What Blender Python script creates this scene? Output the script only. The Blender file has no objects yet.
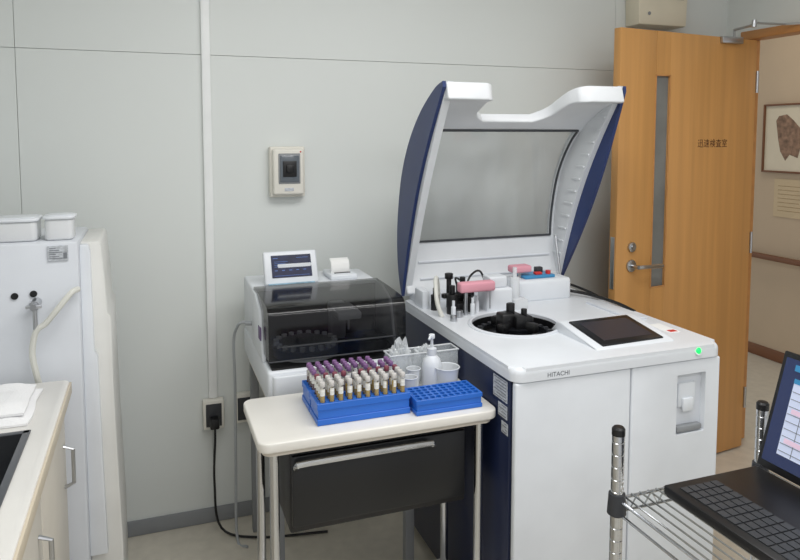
import bpy, bmesh, math, random
from mathutils import Vector, Matrix, noise
random.seed(7)
SC = bpy.context.scene
COL = SC.collection
PI = math.pi

# ------------------------------------------------------------------ materials
def lin(c):
    c = c/255.0
    return c/12.92 if c <= 0.04045 else ((c+0.055)/1.055)**2.4
def rgb(*c): return tuple(lin(v) for v in c)+(1.0,)
MATS = {}
def mat(name, col, rough=0.5, metal=0.0, var=0.04, scale=(6,6,6), bump=0.0, alpha=1.0, emit=0.0, coat=0.0, trans=0.0, bscale=None):
    if name in MATS: return MATS[name]
    m = bpy.data.materials.new(name); m.use_nodes = True
    nt = m.node_tree; b = nt.nodes['Principled BSDF']
    c = rgb(*col)
    tc = nt.nodes.new('ShaderNodeTexCoord'); mp = nt.nodes.new('ShaderNodeMapping')
    mp.inputs['Scale'].default_value = scale
    nz = nt.nodes.new('ShaderNodeTexNoise'); nz.inputs['Scale'].default_value = 1.0; nz.inputs['Detail'].default_value = 4
    cr = nt.nodes.new('ShaderNodeValToRGB')
    cr.color_ramp.elements[0].position = 0.3; cr.color_ramp.elements[1].position = 0.7
    cr.color_ramp.elements[0].color = tuple(v*(1-var) for v in c[:3])+(1,)
    cr.color_ramp.elements[1].color = tuple(min(1, v*(1+var)) for v in c[:3])+(1,)
    L = nt.links.new
    L(tc.outputs['Object'], mp.inputs['Vector']); L(mp.outputs['Vector'], nz.inputs['Vector'])
    L(nz.outputs['Fac'], cr.inputs['Fac']); L(cr.outputs['Color'], b.inputs['Base Color'])
    b.inputs['Roughness'].default_value = rough; b.inputs['Metallic'].default_value = metal
    b.inputs['Alpha'].default_value = alpha
    b.inputs['Coat Weight'].default_value = coat
    b.inputs['Transmission Weight'].default_value = trans
    if emit:
        L(cr.outputs['Color'], b.inputs['Emission Color']); b.inputs['Emission Strength'].default_value = emit
    if bump:
        n2 = nt.nodes.new('ShaderNodeTexNoise'); n2.inputs['Scale'].default_value = bscale or 300
        bp = nt.nodes.new('ShaderNodeBump'); bp.inputs['Strength'].default_value = bump; bp.inputs['Distance'].default_value = 0.002
        L(tc.outputs['Object'], n2.inputs['Vector']); L(n2.outputs['Fac'], bp.inputs['Height']); L(bp.outputs['Normal'], b.inputs['Normal'])
    MATS[name] = m
    return m
WALL = mat('wall_panel_paint', (222,226,223), 0.45, var=0.012, scale=(1,1,1))
JOINT = mat('joint_grey', (165,170,168), 0.7)
CHAN = mat('channel_plastic', (240,242,241), 0.4)
CEIL = mat('ceiling_white', (228,228,226), 0.8)
FLOOR = mat('vinyl_floor', (206,200,186), 0.35, var=0.06, scale=(25,25,25))
CORR = mat('corridor_beige', (198,178,152), 0.7, var=0.02)
WOOD = mat('door_wood', (203,150,88), 0.42, var=0.09, scale=(26,26,0.9))
WOODF = mat('frame_wood', (196,140,84), 0.4, var=0.12, scale=(20,2,20))
BROWN = mat('brown_wood', (118,76,48), 0.5, var=0.1, scale=(20,2,20))
WHITE = mat('white_plastic', (224,228,233), 0.35)
WHITE2 = mat('white_plastic_soft', (214,218,224), 0.4)
LIDW = mat('white_lid_plastic', (220,223,226), 0.4)
OFFW = mat('offwhite_plastic', (222,222,218), 0.45)
LINEG = mat('seam_grey', (120,124,130), 0.6)  # grey of the printed lines and the laptop table lines
NAVY = mat('navy_plastic', (34,52,100), 0.35, var=0.06)
NAVYD = mat('dark_navy_panel', (28,37,66), 0.35)
BLACK = mat('black_plastic', (16,16,18), 0.4)
BLACKG = mat('black_gloss', (10,11,14), 0.08, coat=0.5)
BLACKS = mat('black_satin', (16,18,22), 0.3)
DARK = mat('dark_grey', (52,54,58), 0.5)
GASK = mat('gasket_grey', (64,67,71), 0.5)
GREY = mat('grey_plastic', (140,143,146), 0.5)
STEEL = mat('brushed_steel', (190,192,195), 0.3, 1.0)
CHROME = mat('chrome', (200,202,205), 0.15, 1.0)
LIDG = mat('smoked_clear_panel', (152,157,160), 0.1, alpha=0.42, var=0.38, scale=(11,11,1.6), coat=0.8)  # upright streaks in the colour imitate blurred reflections on the panel
SMOKE = mat('black_smoked_hood', (12,12,15), 0.14, alpha=0.78, coat=0.1)
CLEAR = mat('clear_plastic', (230,236,240), 0.1, alpha=0.30, coat=0.5)
BAGM = mat('crinkled_film', (236,240,242), 0.15, alpha=0.45, coat=0.6)
TGLASS = mat('clear_tube_wall', (215,215,205), 0.1, alpha=0.20, coat=0.3)
CLEAR2 = mat('milky_plastic', (236,239,242), 0.25, alpha=0.66)
TUBW = mat('tub_plastic', (242,244,246), 0.25, alpha=0.72)
GLASSD = mat('door_glass', (128,130,128), 0.15, var=0.25, scale=(3,3,4), coat=0.5)
PINK = mat('pink_foam', (222,156,170), 0.7)
BLUE = mat('blue_rack_plastic', (38,106,202), 0.35, var=0.05)
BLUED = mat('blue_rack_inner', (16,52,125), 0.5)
RED = mat('red_plastic', (205,50,50), 0.4)
CYAN = mat('cyan_plastic', (60,140,190), 0.4)
PURPLE = mat('lavender_cap', (132,96,142), 0.45)
MAROON = mat('maroon_cap', (132,70,84), 0.45)
GCAP = mat('grey_cap', (204,201,198), 0.5)
SERUM = mat('yellow_serum', (184,150,44), 0.25, var=0.1)
BLOOD = mat('dark_blood', (86,24,26), 0.25)
PAPER = mat('paper_white', (240,240,238), 0.7)
CREAM = mat('cream_metal', (220,212,190), 0.45)
BEIGE = mat('beige_box', (230,227,217), 0.45)
LAM = mat('cart_laminate', (232,229,222), 0.3)
LAME = mat('cart_edge', (205,198,186), 0.4)
TOP = mat('worktop_white', (226,224,219), 0.3)
TOPE = mat('worktop_edge', (214,202,180), 0.4)
CAB = mat('cabinet_front', (216,210,198), 0.45)
CLOTH = mat('white_towel', (240,240,241), 0.9, bump=0.6, bscale=200)
HOSE = mat('hose_translucent', (228,228,220), 0.3, alpha=0.8)
HOSEG = mat('hose_grey', (168,172,176), 0.4)
SCR = mat('screen_navy', (26,32,62), 0.2, emit=0.22, var=0.3, scale=(40,40,40))
SCRL = mat('screen_light', (84,112,172), 0.2, emit=0.25)
SCRD = mat('screen_dark', (40,44,54), 0.3, emit=0.1)
SCRW = mat('screen_white', (184,192,214), 0.3, emit=0.4)
SCRP = mat('screen_pink', (206,180,198), 0.3, emit=0.4)
GREEN = mat('green_lamp', (20,235,90), 0.3, emit=1.6)
TXT = mat('brown_lettering', (70,34,16), 0.6)
TXTG = mat('grey_lettering', (80,84,94), 0.6)
LABB = mat('label_print', (150,185,205), 0.6, var=0.3, scale=(60,60,60))
LABG = mat('grey_sticker', (190,194,200), 0.6, var=0.3, scale=(80,80,160))
ART = mat('picture_mount', (222,212,190), 0.7, var=0.04, scale=(5,5,5))
NOTE = mat('tan_notice', (206,186,152), 0.7, var=0.04, scale=(5,5,5))
ARTD = mat('picture_print', (140,112,92), 0.7, var=0.5, scale=(25,25,25))

# ------------------------------------------------------------------ helpers
ORG = {}
class MB:
    def __init__(s): s.b = bmesh.new(); s.mi = 0
    def _mark(s, n0):
        s.b.faces.ensure_lookup_table()
        for f in s.b.faces[n0:]: f.material_index = s.mi
    def box(s, x0,x1,y0,y1,z0,z1, bev=0.0, seg=2, M=None):
        t = bmesh.new()
        r = bmesh.ops.create_cube(t, size=1.0)
        for v in t.verts:
            v.co = Vector(((x0+x1)/2+v.co.x*(x1-x0), (y0+y1)/2+v.co.y*(y1-y0), (z0+z1)/2+v.co.z*(z1-z0)))
        if bev: bmesh.ops.bevel(t, geom=list(t.edges), offset=bev, segments=seg, profile=0.5, affect='EDGES')
        s._merge(t, M); return s
    def _merge(s, t, M=None):
        if M is not None: bmesh.ops.transform(t, matrix=M, verts=list(t.verts))
        vm = {}
        for v in t.verts: vm[v] = s.b.verts.new(v.co)
        for f in t.faces:
            try: nf = s.b.faces.new([vm[v] for v in f.verts]); nf.material_index = s.mi
            except ValueError: pass
        t.free()
    def cyl(s, p0, p1, r, seg=20, r2=None, bev=0):
        p0 = Vector(p0); p1 = Vector(p1); d = p1-p0
        t = bmesh.new()
        bmesh.ops.create_cone(t, cap_ends=True, segments=seg, radius1=r, radius2=r if r2 is None else r2, depth=d.length)
        if bev:
            es = [e for e in t.edges if abs(e.verts[0].co.z-e.verts[1].co.z) < 1e-6]
            bmesh.ops.bevel(t, geom=es, offset=bev, segments=2, profile=0.5, affect='EDGES')
        q = Vector((0,0,1)).rotation_difference(d.normalized())
        s._merge(t, Matrix.Translation((p0+p1)/2) @ q.to_matrix().to_4x4()); return s
    def ball(s, c, r, sc=(1,1,1), seg=16):
        t = bmesh.new(); bmesh.ops.create_uvsphere(t, u_segments=seg, v_segments=seg//2+2, radius=r)
        s._merge(t, Matrix.Translation(c) @ Matrix.Diagonal((*sc,1))); return s
    def lathe(s, prof, c=(0,0,0), seg=24):
        t = bmesh.new(); rings = []
        for r, z in prof:
            rings.append([t.verts.new((c[0]+r*math.cos(2*PI*k/seg), c[1]+r*math.sin(2*PI*k/seg), c[2]+z)) for k in range(seg)] if r > 1e-6 else [t.verts.new((c[0],c[1],c[2]+z))])
        for a, b in zip(rings, rings[1:]):
            for k in range(seg):
                k2 = (k+1) % seg
                if len(a) == 1 and len(b) == 1: continue
                if len(a) == 1: t.faces.new((a[0], b[k2], b[k]))
                elif len(b) == 1: t.faces.new((a[k], a[k2], b[0]))
                else: t.faces.new((a[k], a[k2], b[k2], b[k]))
        s._merge(t); return s
    def prism(s, pts, axis, a, b, bev=0.0, seg=2):
        t = bmesh.new()
        def P(p, w):
            return {'x': (w,p[0],p[1]), 'y': (p[0],w,p[1]), 'z': (p[0],p[1],w)}[axis]
        A = [t.verts.new(P(p,a)) for p in pts]; B = [t.verts.new(P(p,b)) for p in pts]
        t.faces.new(A); t.faces.new(B[::-1])
        n = len(pts)
        for i in range(n): t.faces.new((A[i], B[i], B[(i+1)%n], A[(i+1)%n]))
        bmesh.ops.recalc_face_normals(t, faces=list(t.faces))
        if bev:
            es = [e for e in t.edges if len(e.link_faces)==2 and e.calc_face_angle(0) > 0.6]
            bmesh.ops.bevel(t, geom=es, offset=bev, segments=seg, profile=0.5, affect='EDGES')
        s._merge(t); return s
    def tube(s, path, r, seg=10, smooth=0):
        pts = [Vector(p) for p in path]
        if smooth: pts = cat(pts, smooth)
        t = bmesh.new(); rings = []; n = None
        for i, p in enumerate(pts):
            d = (pts[min(i+1,len(pts)-1)]-pts[max(i-1,0)]).normalized()
            if n is None:
                n = d.orthogonal().normalized()
            n = (n - d*n.dot(d)).normalized(); bi = d.cross(n)
            rings.append([t.verts.new(p+(n*math.cos(2*PI*k/seg)+bi*math.sin(2*PI*k/seg))*r) for k in range(seg)])
        for a, b in zip(rings, rings[1:]):
            for k in range(seg): t.faces.new((a[k], a[(k+1)%seg], b[(k+1)%seg], b[k]))
        t.faces.new(rings[0][::-1]); t.faces.new(rings[-1])
        s._merge(t); return s
    def quad(s, *p):
        n0 = len(s.b.faces); s.b.faces.new([s.b.verts.new(q) for q in p]); s._mark(n0); return s
    def build(s, name, mats, parent=None, local=False, smooth=True, recalc=True, origin=None):
        if not isinstance(mats, (list,tuple)): mats = [mats]
        me = bpy.data.meshes.new(name)
        if recalc: bmesh.ops.recalc_face_normals(s.b, faces=list(s.b.faces))
        if parent is not None: o0 = Vector((0,0,0)) if local else ORG[parent.name]
        elif local: o0 = Vector((0,0,0))
        else:
            xs = [v.co for v in s.b.verts]
            o0 = Vector(((min(v.x for v in xs)+max(v.x for v in xs))/2, (min(v.y for v in xs)+max(v.y for v in xs))/2, min(v.z for v in xs)))
        if origin: o0 = Vector(origin)
        bmesh.ops.translate(s.b, vec=-o0, verts=list(s.b.verts))
        s.b.to_mesh(me); s.b.free()
        for m in mats: me.materials.append(m)
        if smooth:
            for p in me.polygons: p.use_smooth = True
            try: me.set_sharp_from_angle(angle=math.radians(35))
            except Exception: pass
        o = bpy.data.objects.new(name, me); COL.objects.link(o)
        if parent is not None: o.parent = parent; ORG[o.name] = ORG.get(parent.name, Vector((0,0,0)))
        else: o.location = o0; ORG[o.name] = o0
        return o
def cat(P, n):
    P = [Vector(p) for p in P]; Q = [2*P[0]-P[1]]+P+[2*P[-1]-P[-2]]; out = []
    for i in range(1, len(Q)-2):
        a,b,c,d = Q[i-1:i+3]
        for k in range(n):
            t = k/n
            out.append(0.5*((2*b)+(c-a)*t+(2*a-5*b+4*c-d)*t*t+(3*b-a-3*c+d)*t**3))
    out.append(P[-1]); return out
def thing(name, label, cat_, loc=(0,0,0), rz=0, group=None):
    o = bpy.data.objects.new(name, None); o.empty_display_size = 0.1; COL.objects.link(o)
    o.location = loc; o.rotation_euler = (0,0,rz); o['label'] = label; o['category'] = cat_
    if group: o['group'] = group
    ORG[o.name] = Vector(loc); return o
def tag(o, label, cat_, group=None):
    o['label'] = label; o['category'] = cat_
    if group: o['group'] = group
    return o
def struct(o): o['kind'] = 'structure'; return o
def dup(root, loc, label=None, group=None, rz=None):
    r = root.copy(); COL.objects.link(r); r.location = loc
    if rz is not None: r.rotation_euler = (0,0,rz)
    if label: r['label'] = label
    if group: r['group'] = group
    for ch in list(root.children):
        c = ch.copy(); COL.objects.link(c); c.parent = r
        for g in ch.children:
            d = g.copy(); COL.objects.link(d); d.parent = c
    return r
def text(name, body, size, m, parent, loc, rot, ext=0.0, width=None):
    cu = bpy.data.curves.new(name, 'FONT'); cu.body = body; cu.size = size; cu.extrude = ext
    cu.align_x = 'CENTER'; cu.align_y = 'CENTER'
    t = bpy.data.objects.new('tmp', cu); COL.objects.link(t)
    bpy.context.view_layer.update()
    me = bpy.data.meshes.new_from_object(t.evaluated_get(bpy.context.evaluated_depsgraph_get()))
    bpy.data.objects.remove(t)
    if width and len(me.vertices):
        w = max(v.co.x for v in me.vertices)-min(v.co.x for v in me.vertices)
        for v in me.vertices: v.co *= width/w
    me.materials.clear(); me.materials.append(m)
    o = bpy.data.objects.new(name, me); COL.objects.link(o); o.parent = parent
    o.location = Vector(loc); o.rotation_euler = rot
    return o
def resharp(me):
    for p in me.polygons: p.use_smooth = True
    try: me.set_sharp_from_angle(angle=math.radians(35))
    except Exception: pass
def bake(o):
    bpy.context.view_layer.update()
    me = bpy.data.meshes.new_from_object(o.evaluated_get(bpy.context.evaluated_depsgraph_get()))
    o.modifiers.clear(); o.data = me; resharp(me)
def cut(o, x0,x1,y0,y1,z0,z1, cyl=None, bev=0):
    m = MB()
    if cyl: m.cyl((cyl[0],cyl[1],z0), (cyl[0],cyl[1],z1), cyl[2], 48)
    else: m.box(x0,x1,y0,y1,z0,z1,bev)
    c = m.build('cutter', GREY, smooth=False)
    md = o.modifiers.new('b','BOOLEAN'); md.operation = 'DIFFERENCE'; md.object = c; md.solver = 'EXACT'
    bake(o); bpy.data.objects.remove(c)
def rrect(x0,x1,y0,y1,r,n=6):
    pts = []
    for cx,cy,a in ((x1-r,y1-r,0),(x0+r,y1-r,90),(x0+r,y0+r,180),(x1-r,y0+r,270)):
        for k in range(n+1):
            t = math.radians(a+90*k/n); pts.append((cx+r*math.cos(t), cy+r*math.sin(t)))
    return pts

# ------------------------------------------------------------------ setting
W = 2.68
m = MB(); m.box(-0.95,2.78,W+0.012,W+0.08,0,2.5); 
m.mi = 1
xs = [-0.95,-0.418,0.205,2.025,2.78]; zs = [0,1.80,2.5]
for i in range(4):
    for j in (0,1):
        z0 = zs[j]; z1 = zs[j+1]
        m.box(xs[i]+0.0007, xs[i+1]-0.0007, W, W+0.013, z0+0.0007, z1-0.0007, 0.0007, 1)
struct(m.build('wall_back', [JOINT, WALL], smooth=False))
m = MB(); m.box(-1.05,-0.95,0.0,W,0,2.5); struct(m.build('wall_left', WALL))
m = MB(); m.box(2.68,2.74,2.56,W,0,2.5); m.box(2.68,2.74,1.58,2.56,1.99,2.5); m.box(2.68,2.74,0.0,1.58,0,2.5)
struct(m.build('wall_right', WALL))
m = MB(); m.box(3.9,3.98,0.6,5.0,0,2.5); struct(m.build('wall_corridor', CORR))
m = MB(); m.box(-1.05,3.98,-0.6,5.0,-0.05,0); struct(m.build('floor', FLOOR))
m = MB(); m.box(-1.05,3.98,-0.6,5.0,2.5,2.55); struct(m.build('ceiling', CEIL))
m = MB(); m.box(0.192,0.224,W-0.016,W-0.0005,0.498,2.498,0.003); struct(m.build('trim_1', CHAN))
m = MB(); m.box(3.885,3.8995,0.6,5.0,0.001,0.075,0.003); struct(m.build('baseboard_corridor', BROWN))
m = MB(); m.box(-0.95,2.67,W-0.008,W-0.0005,0.001,0.06,0.002)
struct(m.build('baseboard_back', GREY))
# door frame
m = MB(); m.box(2.660,2.75,1.54,2.575,1.952,1.992,0.004); m.box(2.668,2.75,2.54,2.575,0.001,1.952,0.004); m.box(2.668,2.75,1.54,1.585,0.001,1.952,0.004)
struct(m.build('trim_2', WOODF))

# door leaf (structure)
rz = math.atan2(-0.1276,-0.992)
door = bpy.data.objects.new('door_1', None); COL.objects.link(door); door.location = (2.650,2.505,0); door.rotation_euler=(0,0,rz)
door['kind'] = 'structure'; ORG['door_1'] = Vector((0,0,0))
LW = 0.85; S0,S1,SZ0,SZ1=0.562,0.645,0.85,1.755
m = MB(); m.box(0.003,S0,0,0.038,0.01,1.94,0.002); m.box(S1,LW,0,0.038,0.01,1.94,0.002)
m.box(S0,S1,0,0.038,0.01,SZ0); m.box(S0,S1,0,0.038,SZ1,1.94)
m.build('door_panel', WOOD, door, local=True)
m = MB(); m.box(S0,S1,0.022,0.028,SZ0,SZ1); m.build('glass_slit', GLASSD, door, local=True)
m = MB()
for a,b in ((S0-0.004,S0+0.003),(S1-0.003,S1+0.004)): m.box(a,b,0.036,0.040,SZ0-0.004,SZ1+0.004,0.001)
m.box(S0-0.004,S1+0.004,0.036,0.040,SZ0-0.004,SZ0+0.002,0.001); m.box(S0-0.004,S1+0.004,0.036,0.040,SZ1-0.002,SZ1+0.004,0.001)
m.build('slit_trim', WOODF, door, local=True)
m = MB(); m.cyl((0.765,0.038,0.955),(0.765,0.047,0.955),0.026,24,bev=0.002); m.cyl((0.765,0.045,0.955),(0.765,0.085,0.955),0.009)
m.tube([(0.765,0.085,0.955),(0.74,0.09,0.955),(0.69,0.088,0.953),(0.625,0.082,0.95)],0.0085,10,5)
m.build('lever_handle', STEEL, door, local=True)
m = MB(); m.cyl((0.765,0.038,1.035),(0.765,0.05,1.035),0.021,24,bev=0.003); m.cyl((0.765,0.05,1.035),(0.765,0.055,1.035),0.01)
m.build('lock_cylinder', STEEL, door, local=True)
m = MB(); m.box(0.835,0.852,0.008,0.03,0.86,1.08,0.001); m.build('latch_plate', STEEL, door, local=True)
text('door_sign','迅速検査室',0.034,TXT,door,(0.283,0.0386,1.465),(PI/2,0,PI),width=0.192)
for z in (0.25,1.0,1.75):
    m = MB(); m.cyl((-0.004,0.040,z-0.05),(-0.004,0.040,z+0.05),0.007,12); m.build('hinge', STEEL, door, local=True)
# door closer
cl = thing('door_closer','steel door closer arm joining top of open wooden door to its frame','door closer',(2.44,2.38,1.93))
m = MB(); m.box(2.40,2.52,2.418,2.440,1.912,1.942,0.004); m.build('closer_body', STEEL, cl)
m = MB(); m.tube([(2.47,2.425,1.94),(2.47,2.425,1.972),(2.45,2.30,1.975)],0.006,8); m.tube([(2.45,2.30,1.983),(2.62,2.29,1.985),(2.657,2.25,1.985)],0.005,8)
m.cyl((2.45,2.30,1.965),(2.45,2.30,1.995),0.010); m.build('arm', STEEL, cl)
# box over the door
wb = thing('wall_box','cream metal box fixed to the wall above the open wooden door','wall box',(2.21,W,1.99))
m = MB(); m.prism([(2.078,2.0),(2.342,2.0),(2.355,2.34),(2.065,2.34)],'y',2.58,W-0.001,0.008); m.build('housing', CREAM, wb)
m = MB(); m.box(2.10,2.32,2.574,2.581,2.12,2.135,0.001); m.build('dark_slot', DARK, wb)
m = MB(); m.ball((2.13,2.577,2.05),0.008,(1,.4,1)); m.build('indicator', GREY, wb)

# corridor things
hr = thing('handrail','brown wooden handrail running along the corridor wall seen through doorway','handrail',(3.86,3.0,0.70))
m = MB(); m.box(3.83,3.865,0.8,4.8,0.68,0.715,0.008); m.build('rail', BROWN, hr)
for y in (1.2,2.2,3.2,4.2):
    m = MB(); m.cyl((3.86,y,0.695),(3.8995,y,0.695),0.012); m.build('bracket', BROWN, hr)
pf = thing('picture_frame','framed brown picture hanging on the beige corridor wall beyond the door','picture',(3.89,3.34,1.26))
m = MB()
for a,b,c,d in ((3.15,3.162,1.26,1.71),(3.523,3.535,1.26,1.71),(3.162,3.523,1.26,1.272),(3.162,3.523,1.698,1.71)): m.box(3.875,3.8995,a,b,c,d,0.003)
m.build('frame', BROWN, pf)
m = MB(); m.box(3.888,3.8995,3.162,3.523,1.272,1.698); m.build('mount', ART, pf)
m = MB(); pts=[(3.44,1.60),(3.42,1.63),(3.36,1.64),(3.31,1.60),(3.27,1.56),(3.22,1.52),(3.20,1.46),(3.25,1.43),(3.27,1.36),(3.33,1.38),(3.36,1.34),(3.40,1.40),(3.42,1.48)]
m.prism(pts,'x',3.8865,3.8885); m.build('print', ARTD, pf, smooth=False)
wn = thing('wall_notice','tan paper notice on the corridor wall under the framed picture','notice',(3.897,3.31,0.97))
m = MB(); m.box(3.894,3.8995,3.18,3.44,0.97,1.22); m.build('sheet', NOTE, wn)
m = MB()
for k in range(7): m.box(3.893,3.8945,3.21+0.02*(k%3),3.41,1.01+k*0.027,1.014+k*0.027)
m.build('faint_lines', mat('faint_print',(170,146,112),0.7), wn)

# ------------------------------------------------------------------ wall breaker box
bb = thing('breaker_box','small beige breaker box with grey window mounted on the panelled wall','breaker box',(0.502,W,1.265))
m = MB(); m.box(0.434,0.57,W-0.035,W-0.001,1.265,1.46,0.006,3); m.build('case', BEIGE, bb)
m = MB(); m.box(0.442,0.562,W-0.060,W-0.034,1.275,1.452,0.010,3); m.build('front_cover', BEIGE, bb)
m = MB(); m.box(0.462,0.546,W-0.064,W-0.058,1.318,1.434,0.003); m.build('window_frame', GREY, bb)
m = MB(); m.box(0.468,0.540,W-0.068,W-0.063,1.325,1.427,0.002); m.build('dark_window', mat('window_slate',(92,100,108),0.2,coat=0.5), bb)
m = MB(); m.box(0.478,0.530,W-0.072,W-0.067,1.345,1.405,0.002); m.box(0.490,0.518,W-0.080,W-0.071,1.36,1.39,0.003); m.build('switch', BLACK, bb)
m = MB(); m.ball((0.548,W-0.060,1.440),0.003); m.build('lamp', RED, bb)
m = MB(); m.box(0.485,0.52,W-0.0615,W-0.059,1.290,1.302); m.build('label_plate', LABG, bb)

# outlets
ou = thing('wall_outlet','grey wall outlet below the white cable channel','wall outlet',(0.207,W,0.385))
m = MB(); m.box(0.168,0.246,W-0.04,W-0.001,0.385,0.497,0.005); m.build('box', BEIGE, ou)
m = MB(); m.box(0.178,0.236,W-0.044,W-0.039,0.397,0.485,0.002); m.build('face_plate', DARK, ou)
o2 = dup(ou,(0.325,W,0.395),'grey wall outlet behind the small bench analyzer, right of other outlet')
pg = thing('power_plug','black power plug and cord hanging from outlet under cable channel','plug',(0.207,2.62,0))
m = MB(); m.box(0.190,0.224,W-0.085,W-0.044,0.40,0.44,0.006); m.build('plug_body', BLACK, pg)
m = MB(); m.tube([(0.207,2.60,0.402),(0.205,2.585,0.36),(0.20,2.59,0.2),(0.22,2.57,0.03),(0.35,2.5,0.006),(0.6,2.45,0.006)],0.0045,8,6); m.build('cord', BLACK, pg)

# ------------------------------------------------------------------ left counter with sink
ct = thing('sink_cabinet','beige sink base cabinet along the left under the white worktop','cabinet',(-0.55,1.3,0))
m = MB(); m.box(-0.93,-0.245,0.7,1.98,0.06,0.60,0.002); m.box(-0.93,-0.29,0.72,1.96,0.001,0.06); 
m.box(-0.93,-0.245,1.72,1.98,0.60,0.815); m.box(-0.262,-0.245,0.7,1.72,0.60,0.815); m.box(-0.93,-0.915,0.7,1.72,0.60,0.815)
m.build('body', CAB, ct)
for y0,y1 in ((0.71,1.12),(1.13,1.54),(1.55,1.97)):
    m = MB(); m.box(-0.245,-0.228,y0,y1,0.08,0.80,0.003); d = m.build('door', CAB, ct)
    m = MB(); m.tube([(-0.228,y1-0.05,0.70),(-0.205,y1-0.05,0.69),(-0.205,y1-0.05,0.60),(-0.228,y1-0.05,0.59)],0.005,8); m.build('handle', STEEL, d)
wt = thing('worktop','white sink worktop with beige front edge at lower left','worktop',(-0.55,1.3,0.815))
m = MB(); m.prism(rrect(-0.94,-0.214,0.68,2.0,0.02),'z',0.816,0.85,0.004); wo = m.build('slab', TOP, wt)
cut(wo,-0.70,-0.272,1.02,1.655,0.6,0.9,bev=0.0)
m = MB(); m.box(-0.2145,-0.209,0.70,1.985,0.818,0.847,0.001); m.build('edge_band', TOPE, wt)
m = MB()
m.box(-0.70,-0.698,1.02,1.655,0.64,0.852); m.box(-0.275,-0.272,1.02,1.655,0.64,0.852); m.box(-0.70,-0.272,1.02,1.023,0.64,0.852); m.box(-0.70,-0.272,1.652,1.655,0.64,0.852)
m.box(-0.70,-0.272,1.02,1.655,0.638,0.642); m.box(-0.71,-0.262,1.652,1.668,0.8505,0.854,0.001); m.box(-0.275,-0.260,1.01,1.668,0.8505,0.854,0.001)
m.build('sink_basin', mat('sink_dark_steel',(110,112,116),0.35,0.9), wt)
tw = thing('folded_towel','folded white towel lying on the worktop behind the sink','towel',(-0.38,1.81,0.8505))
def cloth(x0,x1,y0,y1,z0,th,amp,seed):
    t = bmesh.new(); nx,ny=28,28; g=[]; lo=[]
    for i in range(nx+1):
        r=[];q=[]
        for j in range(ny+1):
            u=i/nx; v=j/ny
            e=min(1,6*min(u,1-u))*min(1,6*min(v,1-v)); e=e**0.5
            n=noise.noise(Vector((u*3+seed,v*4,seed)))*amp+noise.noise(Vector((u*9,v*7+seed,1)))*amp*0.35
            wx=noise.noise(Vector((v*2.5,seed,3)))*0.008; wy=noise.noise(Vector((u*2.5,seed,7)))*0.008
            X=x0+(x1-x0)*u+wx; Y=y0+(y1-y0)*v+wy
            r.append(t.verts.new((X,Y,z0+0.001+(th+n)*(0.25+0.75*e)))); q.append(t.verts.new((X,Y,z0)))
        g.append(r); lo.append(q)
    for i in range(nx):
        for j in range(ny):
            t.faces.new((g[i][j],g[i+1][j],g[i+1][j+1],g[i][j+1])); t.faces.new((lo[i][j],lo[i][j+1],lo[i+1][j+1],lo[i+1][j]))
    for i in range(nx):
        t.faces.new((g[i][0],lo[i][0],lo[i+1][0],g[i+1][0])); t.faces.new((g[i][ny],g[i+1][ny],lo[i+1][ny],lo[i][ny]))
        t.faces.new((g[0][i],g[0][i+1],lo[0][i+1],lo[0][i])); t.faces.new((g[nx][i],lo[nx][i],lo[nx][i+1],g[nx][i+1]))
    return t
m = MB(); m._merge(cloth(-0.50,-0.272,1.70,1.93,0.851,0.016,0.004,2.2)); m.build('lower_fold', CLOTH, tw)
m = MB(); m._merge(cloth(-0.495,-0.282,1.725,1.92,0.868,0.018,0.006,5.1)); m.build('upper_fold', CLOTH, tw)

# ------------------------------------------------------------------ left white unit
lu = thing('lab_cabinet_unit','tall white laboratory unit with valve and hose behind the worktop','lab machine',(-0.45,2.3,0))
m = MB(); m.box(-0.80,-0.187,2.05,2.38,0.03,1.215,0.008); m.box(-0.78,-0.2,2.07,2.36,0.001,0.03); m.build('body', WHITE2, lu)
m = MB(); prof=[(-0.187,0.05),(-0.187,1.205),(-0.140,1.205),(-0.133,1.195),(-0.126,1.10),(-0.122,1.00),(-0.113,0.985),(-0.112,0.80),(-0.108,0.60),(-0.10,0.30),(-0.10,0.05)]
m.prism(prof,'y',2.10,2.40,0.004,2); m.build('front_cover', OFFW, lu)
m = MB(); prof=[(-0.187,0.30),(-0.187,1.20),(-0.165,1.20),(-0.160,1.18),(-0.158,0.90),(-0.150,0.88),(-0.146,0.6),(-0.140,0.3)]
m.prism(prof,'y',2.075,2.101,0.003,2); m.build('cover_rim', WHITE, lu)
m = MB(); m.box(-0.262,-0.212,2.046,2.0505,1.165,1.205); stk=m.build('sticker', LABG, lu)
m = MB()
for k in range(6): m.box(-0.258,-0.226-0.008*(k%3),2.0453,2.0462,1.170+k*0.0055,1.172+k*0.0055)
m.box(-0.224,-0.215,2.0453,2.0462,1.170,1.186)
m.build('printed_lines', LINEG, stk)
for x,z in ((-0.345,1.075),(-0.30,1.078)):
    m = MB(); m.cyl((x,2.0465,z),(x,2.053,z),0.009); m.build('port', BLACK, lu)
m = MB(); m.cyl((-0.293,2.05,1.055),(-0.293,2.0,1.055),0.013,20); m.cyl((-0.293,2.0,1.055),(-0.293,1.985,1.055),0.008); m.box(-0.312,-0.274,1.99,1.997,1.050,1.060,0.003)
m.cyl((-0.293,2.01,1.055),(-0.293,2.01,0.99),0.006); m.build('valve', STEEL, lu)
m = MB(); m.tube([(-0.19,2.04,1.085),(-0.205,2.02,1.080),(-0.235,2.01,1.045),(-0.268,2.01,1.005),(-0.292,2.01,0.985),(-0.303,2.012,0.93),(-0.298,2.015,0.88),(-0.29,2.03,0.82)],0.008,10,6)
m.build('hose', HOSE, lu)
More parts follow.
